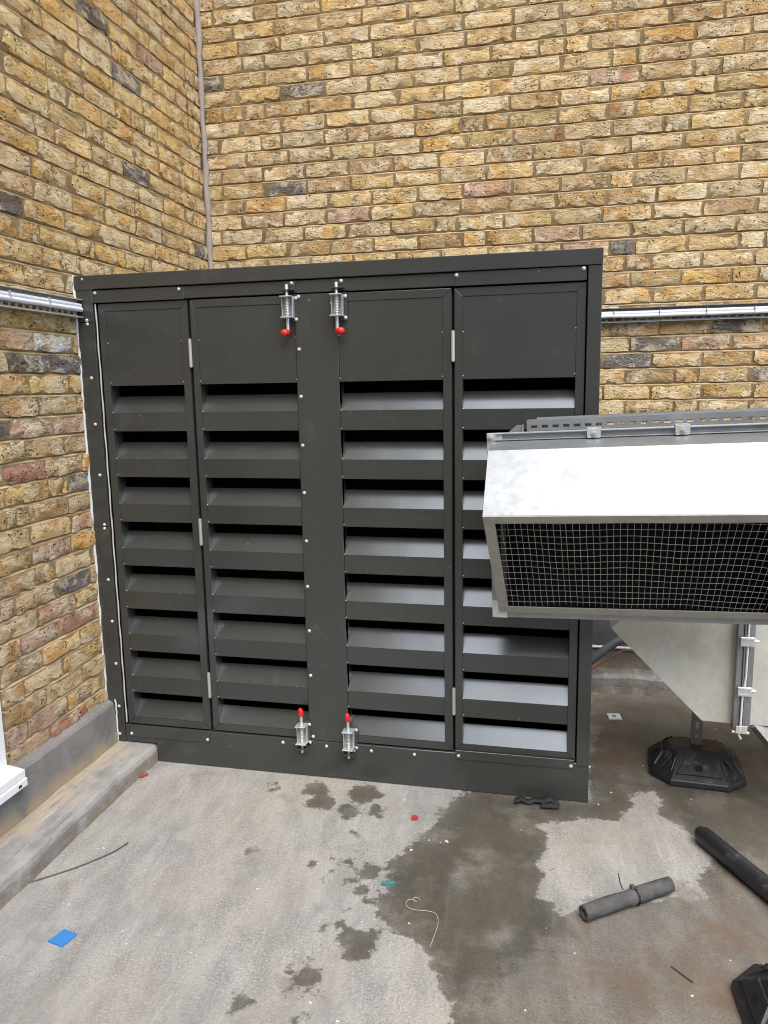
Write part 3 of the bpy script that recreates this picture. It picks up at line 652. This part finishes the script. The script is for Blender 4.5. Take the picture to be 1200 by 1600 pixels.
# sheet shell of the cowl: side profile (v,w)
prof_out = [(0, 0), (vc, wc), (vt, wt), (vt, wb_), (vb, wb_)]
sh = MB()
def strip(mb, p, q, x0, x1, t):      # a sheet from p to q in the side profile, of thickness t towards the inside
    d = Vector((q[0]-p[0], q[1]-p[1])).normalized(); nrm = Vector((d.y, -d.x))*t
    mb.prism([p, q, (q[0]+nrm.x, q[1]+nrm.y), (p[0]+nrm.x, p[1]+nrm.y)], 'x', x0, x1)
strip(sh, (0, 0), (vc, wc), 0, L, th); strip(sh, (vc, wc), (vt, wt), 0, L, th)
cowl = dpart(sh, 'cowl', 'galv')
sd_ = MB()
for x0 in (0.0003, L-th-.0003): sd_.prism([(0.0008, -.0004), (vc+.001, wc-.002), (vt, wt-.002), (vt, wb_+.002), (vb, wb_+.002)], 'x', x0, x0+th)
dpart(sd_, 'cowl_side', 'galv', cowl)
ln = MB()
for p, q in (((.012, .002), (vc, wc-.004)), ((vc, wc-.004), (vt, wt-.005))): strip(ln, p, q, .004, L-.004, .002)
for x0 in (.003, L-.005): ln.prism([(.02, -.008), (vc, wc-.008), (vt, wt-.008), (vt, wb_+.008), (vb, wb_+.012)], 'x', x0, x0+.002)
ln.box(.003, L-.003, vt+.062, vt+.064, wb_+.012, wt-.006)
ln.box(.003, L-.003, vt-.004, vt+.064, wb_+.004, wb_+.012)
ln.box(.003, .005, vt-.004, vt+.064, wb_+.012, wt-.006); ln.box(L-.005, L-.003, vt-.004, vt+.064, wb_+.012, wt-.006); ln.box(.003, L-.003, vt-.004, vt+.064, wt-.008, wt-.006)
dpart(ln, 'cowl_black_sheets', 'matt_black', cowl)  # black sheets inside the cowl, behind the mesh
# mesh frame lies in the plane lip -> bottom
e = Vector((vb, wb_)); FL = e.length; ed = e/FL; en = Vector((ed.y, -ed.x))         # en points out of the duct, down and forwards
def F(u, t, o=0.0): return (u, ed.x*t + en.x*o, ed.y*t + en.y*o)
fm = MB()
def fbar(q, o0, o1):
    vs = [F(u, t, o0) for u, t in q] + [F(u, t, o1) for u, t in q]; n = len(q)
    fm.add(vs, [tuple(range(n)), tuple(range(n, 2*n))[::-1]] + [(i, (i+1) % n, n+(i+1) % n, n+i) for i in range(n)])
bw, bs, bb = .0305, .034, .030
g_ = .0005
if en.y > 0: en = -en
fbar([(0, g_), (L, g_), (L-bs, bw), (bs, bw)], .0005, .004)
fbar([(0, 2*g_), (bs-g_, bw+g_), (bs-g_, FL-bb), (0, FL-g_)], .0005, .004)
fbar([(L, 2*g_), (L, FL-g_), (L-bs+g_, FL-bb), (L-bs+g_, bw+g_)], .0005, .004)
fbar([(bs, FL-bb+g_), (L-bs, FL-bb+g_), (L, FL), (0, FL)], .0005, .004)
fmo = dpart(fm, 'mesh_frame', 'frame')
rr = random.Random(11)
pit, pit_v = .0190, .0292
def warp(u, t):
    a = max(0.0, (u-.30)/.55); k = t/FL
    return F(u - .050*a*a*k*1.0 + .012*a*a, t + .026*a*a*a*math.sin(math.pi*min(1, .15+k*.75)), -.004 - .004*math.sin(u*19)*math.sin(t*9))
nu = int((L-2*bs+.05)/pit)
u0 = bs-.012+.008
for i in range(nu):
    u = u0+pit*i; ju = rr.gauss(0, .0006)
    pts = [warp(u+ju+rr.gauss(0, .0004), bw-.006+(FL-bw-bb+.004)*k/10) for k in range(11)]
    dpart(MB().tube(pts, .00075, 4, False), 'wire', 'wire', fmo)
t = bw+.008
while t < FL-bb+.002:
    pts = [warp(bs-.010+(L-2*bs+.02)*k/26, t+rr.gauss(0, .0006)) for k in range(27)]
    dpart(MB().tube(pts, .00075, 4, False), 'wire', 'wire', fmo); t += pit_v
# flange around the back of the cowl
fl = MB(); fo = .025; v0, v1 = vt, vt+.010
fl.box(-fo, L+fo, v0, v1, wt, wt+.026, .001); fl.box(-fo, L+fo, v0, v1, wb_-.026, wb_, .001); fl.box(-fo, 0, v0, v1, wb_, wt, .001); fl.box(L, L+fo, v0, v1, wb_, wt, .001)
fl.box(-fo+.03, L+fo-.03, v0-.011, v0-.001, wt+.0215, wt+.0245, .0006); fl.box(-fo+.03, L+fo-.03, v0-.011, v0-.001, wt+.0015, wt+.0045, .0006)
fl.box(-fo, L+fo, v1+.001, v1+.012, wt, wt+.0262, .001); fl.box(-fo, L+fo, v1+.001, v1+.012, wb_-.026, wb_, .001)
flo = dpart(fl, 'flange', 'galv')
for cx, cz in ((-fo, wt+.026), (-fo, wb_-.026), (L+fo, wt+.026), (L+fo, wb_-.026)):
    sx = 1 if cx < 0 else -1; sz = -1 if cz > 0 else 1
    cp = MB(); cp.box(min(cx, cx+sx*.05), max(cx, cx+sx*.05), v0-.005, v0-.0008, min(cz, cz+sz*.024), max(cz, cz+sz*.024), .0006)
    cp.box(min(cx, cx+sx*.022), max(cx, cx+sx*.022), v0-.0048, v0-.0012, min(cz, cz+sz*.058), max(cz, cz+sz*.058), .0006)
    cp.tube([(cx+sx*.012, v0-.005, cz+sz*.012), (cx+sx*.012, v0-.013, cz+sz*.012)], .0085, 6, smooth=False)
    cp.tube([(cx+sx*.012, v0-.013, cz+sz*.012), (cx+sx*.012, v0-.020, cz+sz*.012)], .0045, 8)
    dpart(cp, 'corner_bracket', 'zinc', flo)
def clamp_h(u):
    c = MB(); c.box(u-.021, u+.021, v0-.022, v0-.019, wt+.002, wt+.033, .003); c.box(u-.021, u+.021, v0-.019, v1+.024, wt+.030, wt+.033, .001); c.box(u-.021, u+.021, v1+.021, v1+.024, wt+.008, wt+.030, .001)
    c.tube([(u, v0-.023, wt+.017), (u, v0-.029, wt+.017)], .0085, 6, smooth=False); c.tube([(u, v0-.029, wt+.017), (u, v0-.034, wt+.017)], .0045, 8)
    dpart(c, 'clamp', 'zinc', flo)
clamp_h(.316); clamp_h(.578)
# slotted rail and shoulder behind the flange
rl = MB(); r0, r1 = .100, 1.0; vr = vt+.055; zr = wt+.028
rl.box(r0, r1, vr, vr+.0025, zr, zr+.007); rl.box(r0, r1, vr, vr+.0025, zr+.016, zr+.034)
u = r0
while u < r1: rl.box(u, min(u+.0145, r1), vr, vr+.0025, zr+.007, zr+.016); u += .0345
rl.box(r0, r1, vr+.0025, vr+.041, zr+.0315, zr+.034); rl.box(r0, r1, vr-.004, vr+.041, zr-.0025, zr)
rl.box(r0+.03, r1, vr+.041, vr+.0435, zr+.012, zr+.040)
dpart(rl, 'slotted_rail', 'galv')
so = MB(); so.prism([(.012, wt+.002), (.070, wt+.048), (.093, wt+.048), (.093, wt+.002)], 'y', vt+.030, vt+.033); so.box(.088, .0925, vt+.020, vt+.030, wt+.026, wt+.050)
dpart(so, 'end_plate', 'galv')
# box of the duct behind the flange, tapering clear of the cabinet
tr = MB()
A = [(.0, wb_), (L, wb_), (L, wt), (.0, wt)]
vs = [(u_, v1+.012, w_) for u_, w_ in A] + [(.03, v1+.075, wb_+.01), (L, v1+.075, wb_+.01), (L, v1+.075, wt-.004), (.03, v1+.075, wt-.004)]
tr.add(vs, [(0, 1, 5, 4), (1, 2, 6, 5), (2, 3, 7, 6), (3, 0, 4, 7), (4, 5, 6, 7)])
dpart(tr, 'duct_neck', 'galv')
# offset duct below and behind, its face parallel to the cabinet front
ob = MB(); YF, YB = .085, .47
poly = [(2.007, .640), (2.330, .312), (2.428, .310), (2.428, 1.02), (2.375, 1.02)]
ob.prism(poly, 'y', YF, YB); off = dpart(ob, 'offset_duct', 'galv_dull', None, False)
dpart(MB().prism([(2.008, .655), (2.36, 1.005), (2.36, 1.20), (1.99, 1.20), (1.99, .70)], 'y', YF+.12, YB-.02), 'duct_throat', 'galv_dull', None, False)
o2 = MB(); o2.box(2.484, 3.6, YF+.001, YB, .309, 1.02); dpart(o2, 'straight_duct', 'galv_dull', None, False)
vf = MB(); vf.box(2.428, 2.447, YF-.030, YF+.01, .300, 1.02, .001); vf.box(2.448, 2.4545, YF-.036, YF+.01, .300, 1.02, .001); vf.box(2.4575, 2.464, YF-.036, YF+.01, .300, 1.02, .001); vf.box(2.466, 2.484, YF-.028, YF+.01, .312, 1.02, .001)
vfl = dpart(vf, 'flange', 'galv', None, False)
for zc in (.628, .447, .82):
    c = MB(); c.box(2.434, 2.479, YF-.046, YF-.038, zc-.017, zc+.017, .0015); c.box(2.440, 2.473, YF-.048, YF-.0462, zc+.009, zc+.0115); c.box(2.440, 2.473, YF-.048, YF-.0462, zc-.0115, zc-.009)
    c.tube([(2.479, YF-.030, zc), (2.489, YF-.030, zc)], .007, 6, smooth=False); c.tube([(2.489, YF-.030, zc), (2.496, YF-.030, zc)], .004, 8); dpart(c, 'clamp', 'zinc', vfl, False)
c = MB(); c.box(2.436, 2.474, YF-.040, YF-.036, .290, .318, .001); c.tube([(2.425, YF-.03, .292), (2.482, YF-.03, .290)], .0055, 8); c.tube([(2.440, YF-.03, .300), (2.455, YF-.034, .268)], .0045, 7); dpart(c, 'corner_bracket', 'galv_dull', vfl, False)
hs = MB(); hs.tube([(2.4505, YF-.037, .30), (2.4515, YF-.038, .42), (2.4585, YF-.038, .50), (2.459, YF-.038, .66), (2.46, YF-.038, .8)], .004, 6); dpart(hs, 'joint_sealant', 'sealant', vfl, False)

# ------------------------------------------------------------------ rubber feet and strut legs
def foot_body(cx, cy, sx, sy, h, rz, label, leg_top=None):
    f = thing('support_foot', label, 'support foot', (cx, cy, 0), rz)
    def octa(ax, ay, c): return [(-ax+c, -ay), (ax-c, -ay), (ax, -ay+c), (ax, ay-c), (ax-c, ay), (-ax+c, ay), (-ax, ay-c), (-ax, -ay+c)]
    rings = [(octa(sx, sy, .07), .0), (octa(sx+.003, sy+.003, .072), .006), (octa(sx, sy, .07), .024), (octa(sx-.010, sy-.010, .066), .031), (octa(sx*.66, sy*.40, .040), h-.010), (octa(sx*.60, sy*.34, .040), h-.002), (octa(sx*.5, sy*.28, .03), h)]
    vs = [(x, y, z) for rg, z in rings for x, y in rg]; n = 8
    fs = [(i*n+k, i*n+(k+1) % n, (i+1)*n+(k+1) % n, (i+1)*n+k) for i in range(len(rings)-1) for k in range(n)] + [tuple(range(8))[::-1], tuple(range(48, 56))]
    b = MB(); b.add(vs, fs); o = b.build('rubber_base', 'rubber', f); m = o.modifiers.new('edge', 'BEVEL'); m.width = .003; m.segments = 2
    # trapezoid panels on the sloping flanks, each with a painted dark hole
    for a in range(4):
        s_, o_ = (sy, sx) if a % 2 == 0 else (sx, sy)
        r_in = s_*(.40 if a % 2 == 0 else .66); r_out = s_-.010; zt, zb_ = h-.010, .031
        nrm = Vector((0, -(zt-zb_), -(r_out-r_in)*-1)).normalized()
        def at(t, x, oo=0.0): # t 0 bottom..1 top of the flank
            return Vector((x, -(r_out+(r_in-r_out)*t), zb_+(zt-zb_)*t)) + Vector((0, -(zt-zb_), (r_out-r_in))).normalized()*oo
        wb2, wt2 = o_*.50, o_*.28
        pm = MB(); q = [(-wb2, .12), (wb2, .12), (wt2, .78), (-wt2, .78)]; k = .82
        lo = [at(t_, x_, -.002) for x_, t_ in q]; hi = [at(.45+(t_-.45)*.9, x_*.93, .005) for x_, t_ in q]
        pm.add(lo+hi, [(0, 1, 5, 4), (1, 2, 6, 5), (2, 3, 7, 6), (3, 0, 4, 7), (4, 5, 6, 7)])
        hole = [at(.40+.13*math.sin(2*math.pi*i/12), .016*math.cos(2*math.pi*i/12), .0056) for i in range(12)]
        rm = Matrix.Rotation(a*math.pi/2, 4, 'Z')
        pm.v = [tuple(rm @ Vector(v)) for v in pm.v]; p_ = pm.build('flank_panel', 'rubber', f)
        hm_ = MB(); hm_.add([rm @ v for v in hole], [tuple(range(12))]); hm_.build('hole_shade_disc', 'matt_black', p_)  # flat black face paints the shade of the hole
        for sg in (-1, 1):      # ribs on the corner flanks
            p1 = rm @ Vector((sg*(o_*.60), -(s_-.030), .030)); p2 = rm @ Vector((sg*(o_*.48), -(s_*.56), h-.022)); MB().tube([p1, p2], .005, 5).build('rib', 'rubber', f)
    if leg_top:
        lg = MB(); x0, x1, y0, y1 = -.0205, .0205, -.0105, .0105; zs = h-.004
        lg.box(x0, x0+.0025, y0, y1, zs, leg_top); lg.box(x1-.0025, x1, y0, y1, zs, leg_top)
        # slotted web facing the camera
        lg.box(x0+.0025, x0+.014, y0, y0+.0025, zs, leg_top); lg.box(x1-.014, x1-.0025, y0, y0+.0025, zs, leg_top)
        z = zs
        while z < leg_top: lg.box(x0+.014, x1-.014, y0, y0+.0025, z, min(z+.022, leg_top)); z += .05
        lo_ = lg.build('strut_leg', 'steel_dark', f)
    return f
foot_body(2.362, .335, .172, .165, .105, R(-4), 'black rubber support foot with a slotted steel leg under the duct', .306)
foot_body(2.432, -.925, .172, .165, .105, R(2), 'black rubber support foot cut off by the lower right corner')
# sloping bracing member under the straight duct
br = thing('bracing_channel', 'grey slotted steel channel sloping down below the duct at right edge', 'steel channel', (2.5, .06, .3), 0)
bm_ = MB()
p, q = Vector((2.492, .075, .300)), Vector((2.78, -.10, -.02)); dv = (q-p).normalized(); sdv = Vector((.85, .45, .2)); sdv = (sdv - dv*sdv.dot(dv)).normalized(); nv = dv.cross(sdv)
for a0, a1, b0, b1 in ((0, .082, 0, .003), (0, .003, 0, .03), (.079, .082, 0, .03)):
    vs = [pp + sdv*a + nv*b for pp in (p, q) for a, b in ((a0, b0), (a1, b0), (a1, b1), (a0, b1))]
    bm_.add([v - br.location for v in vs], [(0, 1, 2, 3), (7, 6, 5, 4), (0, 4, 5, 1), (1, 5, 6, 2), (2, 6, 7, 3), (3, 7, 4, 0)])
bm_.build('channel', 'steel_dark', br)

# ------------------------------------------------------------------ pipe and cable behind the cabinet
t = thing('insulated_pipe', 'dark blue grey insulated pipe slanting down behind the cabinet by the rear kerb', 'pipe', (2.0, 1.08, 0))
MB().tube([(x-2.0, y-1.08, z) for x, y, z in ((1.90, 1.07, .085), (1.97, 1.075, .135), (2.05, 1.09, .205), (2.12, 1.10, .258), (2.19, 1.10, .275), (2.45, 1.10, .28))], .021, 12).build('sleeve', 'grey_pipe', t)
MB().tube([(x-2.0, y-1.08, z) for x, y, z in ((1.92, 1.045, .075), (1.99, 1.05, .115), (2.07, 1.06, .175), (2.14, 1.07, .22), (2.45, 1.08, .24))], .0035, 7).build('red_cable', 'red_cable', t)

# ------------------------------------------------------------------ loose things on the floor
def soft(pts, k=2):      # rounds the corners of a polyline
    for _ in range(k):
        q = [pts[0]]
        for a, b in zip(pts, pts[1:]): q += [tuple(.75*x+.25*y for x, y in zip(a, b)), tuple(.25*x+.75*y for x, y in zip(a, b))]
        pts = q+[pts[-1]]
    return pts
def rod(name, label, cat, pts, r, mat, n=12):
    if not isinstance(r, (list, tuple)) and len(pts) > 2: pts = soft(pts)
    return tag(MB().tube(pts, r, n).build(name, mat), label, cat)
# wrapped rubber roll
rt = thing('rubber_tube', 'short grey rubber tube bound with a cable tie on the floor', 'tube', (1.90, -.652, .024), math.atan2(.178, .252))
Lr = .315
tb = MB(); n = 16; pr = [(0, .0215, .009), (.004, .0228, .009), (.05, .0222, .009), (.10, .0232, .009), (.15, .0222, .009), (.17, .0238, .009), (.182, .0196, .009), (.20, .0235, .009), (.24, .0222, .009), (.28, .0240, .009), (Lr, .0222, .009)]
ro = [[(x+.002*math.sin(3*k), ro_*math.cos(2*math.pi*k/n)*(1+.07*math.sin(2.1*k+x*47)), ro_*math.sin(2*math.pi*k/n)*(1+.07*math.cos(1.7*k+x*39))) for k in range(n)] for x, ro_, _ in pr]
ri = [[(x, r_*math.cos(2*math.pi*k/n), r_*math.sin(2*math.pi*k/n)) for k in range(n)] for x, r_ in ((0, .010), (.05, .010))]
vs = [v for rg in ro for v in rg]; fs = [(i*n+k, i*n+(k+1) % n, (i+1)*n+(k+1) % n, (i+1)*n+k) for i in range(len(pr)-1) for k in range(n)]
o0 = len(vs); vs += [v for rg in ri for v in rg]; fs += [(k, (k+1) % n, o0+(k+1) % n, o0+k) for k in range(n)] + [(o0+k, o0+(k+1) % n, o0+n+(k+1) % n, o0+n+k) for k in range(n)] + [tuple(range(o0+n, o0+2*n)), tuple(range((len(pr)-1)*n, len(pr)*n))]
tb.add(vs, fs, True); tb.build('sleeve', 'dusty_rubber', rt)
MB().tube([(.183, .0252*math.cos(a/12*math.pi), .0252*math.sin(a/12*math.pi)) for a in range(25)], .0022, 5).build('cable_tie', 'rubber', rt)
MB().box(.172, .184, .000, .012, .0235, .034, .001).build('tie_head', 'dusty_rubber', rt)
MB().tube([(.15, .012, .022), (.142, .018, .045), (.139, .022, .072)], .0016, 5).build('tie_tail', 'rubber', rt)
rod('foam_rod', 'long black foam tube lying on the wet floor at the right edge', 'tube', [(2.290, -.175, .031), (2.30, -.195, .031), (2.38, -.345, .031), (2.52, -.60, .031), (2.60, -.75, .031)], [.020, .030, .031, .031, .030], 'rubber', 14)
# crumpled black strap by the cabinet foot
st = thing('webbing_strap', 'crumpled black strap with a buckle beside the cabinet plinth', 'strap', (1.75, -.055, 0), R(6))
sb = MB(); rr = random.Random(9)
def ribbon(mb, pts, w, th_):
    vs = []; 
    for i, p in enumerate(pts):
        for sgn in (-1, 1): vs.append((p[0]+rr.gauss(0, .002), p[1]+sgn*w/2, p[2]+rr.gauss(0, .002)))
    m = len(vs); vs += [(x, y, z+th_) for x, y, z in vs]
    fs = []
    for i in range(len(pts)-1):
        a = 2*i; fs += [(a, a+1, a+3, a+2), (m+a, m+a+2, m+a+3, m+a+1), (a, a+2, m+a+2, m+a), (a+1, m+a+1, m+a+3, a+3)]
    fs += [(0, m, m+1, 1), (m-2, m-1, 2*m-1, 2*m-2)]
    mb.add(vs, fs, True)
ribbon(sb, [(-.075, .010, .003), (-.05, .012, .014), (-.025, .006, .004), (.0, .010, .016), (.03, .012, .008), (.06, .012, .018), (.085, .006, .005)], .030, .005); sb.build('strap', 'black_cloth', st)
MB().box(.018, .082, -.032, -.008, .004, .017, .004).build('buckle', 'black_cloth', st)
# small scraps
def chip(name, label, cat, mat, x, y, rz, pts, h, bend=0.0):
    o = MB(); o.prism(pts, 'z', 0.001, h, [(p[0]*.97, p[1]*.97) for p in pts]); q = o.build(name, mat); q.location = (x, y, 0.0); q.rotation_euler = (bend, 0, rz); return tag(q, label, cat)
chip('plastic_square', 'small bright blue plastic square on the dry floor', 'plastic square', 'blue', .469, -1.010, R(-14), [(-.027, -.028), (.028, -.026), (.027, .028), (-.024, .027)], .005)
chip('square_washer', 'pale square plate washer on the floor right of the cabinet', 'washer', 'white', 2.085, .770, R(8), [(-.03, -.03), (.03, -.03), (.03, .03), (-.03, .03)], .006)
tag(MB().tube([(2.085, .770, .0062), (2.085, .770, .009)], .010, 10).build('nut', 'tie'), 'small nut lying on the square plate washer', 'nut')
chip('steel_clip', 'small bright steel clip on the floor under the cabinet doors', 'clip', 'zinc', .755, -.116, R(30), [(-.014, -.008), (.014, -.008), (.014, .008), (-.014, .008)], .005)
chip('red_scrap', 'red plastic scrap on the dry floor in front of the doors', 'scrap', 'red_dull', 1.334, -.229, .3, [(-.012, -.009), (.006, -.012), (.013, .002), (.002, .012), (-.010, .008)], .010)
rod('red_sleeve', 'tiny red sleeve lying at the foot of the left kerb', 'sleeve', [(.214, -.148, .005), (.228, -.118, .005)], .0050, 'red_dull', 8)
chip('teal_scrap', 'thin teal plastic scrap on the wet floor', 'scrap', 'teal', 1.318, -.60, .2, [(-.022, -.006), (-.004, -.010), (.022, -.002), (.018, .008), (-.006, .004), (-.020, .010)], .006)
rod('steel_wire', 'thin grey wire curving over the floor beside the kerb', 'wire', [(.19, -.83, .004), (.255, -.775, .004), (.315, -.715, .004), (.36, -.655, .004), (.39, -.61, .004), (.405, -.56, .005)], .0022, 'thin_wire', 6)
rod('white_twine', 'loose white twine curled on the wet floor', 'twine', [(1.43, -.66, .003), (1.415, -.645, .004), (1.402, -.660, .003), (1.425, -.670, .003), (1.395, -.655, .003), (1.385, -.685, .003), (1.41, -.705, .003), (1.455, -.700, .003), (1.485, -.705, .003), (1.497, -.745, .003), (1.492, -.80, .003), (1.487, -.845, .003)], .0009, 'twine', 5)
rod('twig', 'short dark twig near the lower right foot', 'twig', [(2.12, -.79, .003), (2.145, -.815, .003), (2.165, -.835, .003)], .0022, 'thin_wire', 5)
# gravel, chips and crumbs: too many and too small to count
gm = MB(); rr = random.Random(77)
for i in range(85):
    if rr.random() < .6: x, y = rr.uniform(1.3, 2.7), rr.uniform(-1.2, 1.0)
    else: x, y = rr.uniform(.25, 1.5), rr.uniform(-1.3, -.03)
    if y > -.02 and x < 1.96: continue
    r = rr.uniform(.0010, .0032); rz = rr.uniform(0, 6.3); l = rr.uniform(.8, 2.0)
    c_, s_ = math.cos(rz), math.sin(rz)
    b8 = [(-l*r, -r), (l*r, -r*.8), (l*r*.9, r), (-l*r*.8, r*.9)]
    vs = [(x+a*c_-b*s_, y+a*s_+b*c_, .0005) for a, b in b8] + [(x+a*.6*c_-b*.6*s_, y+a*.6*s_+b*.6*c_, r*.9) for a, b in b8]
    gm.add(vs, [(0, 1, 5, 4), (1, 2, 6, 5), (2, 3, 7, 6), (3, 0, 4, 7), (4, 5, 6, 7)])
tag(gm.build('floor_crumbs', 'paper'), 'scattered pale crumbs of mortar and paint on the floor', 'debris', kind='stuff')
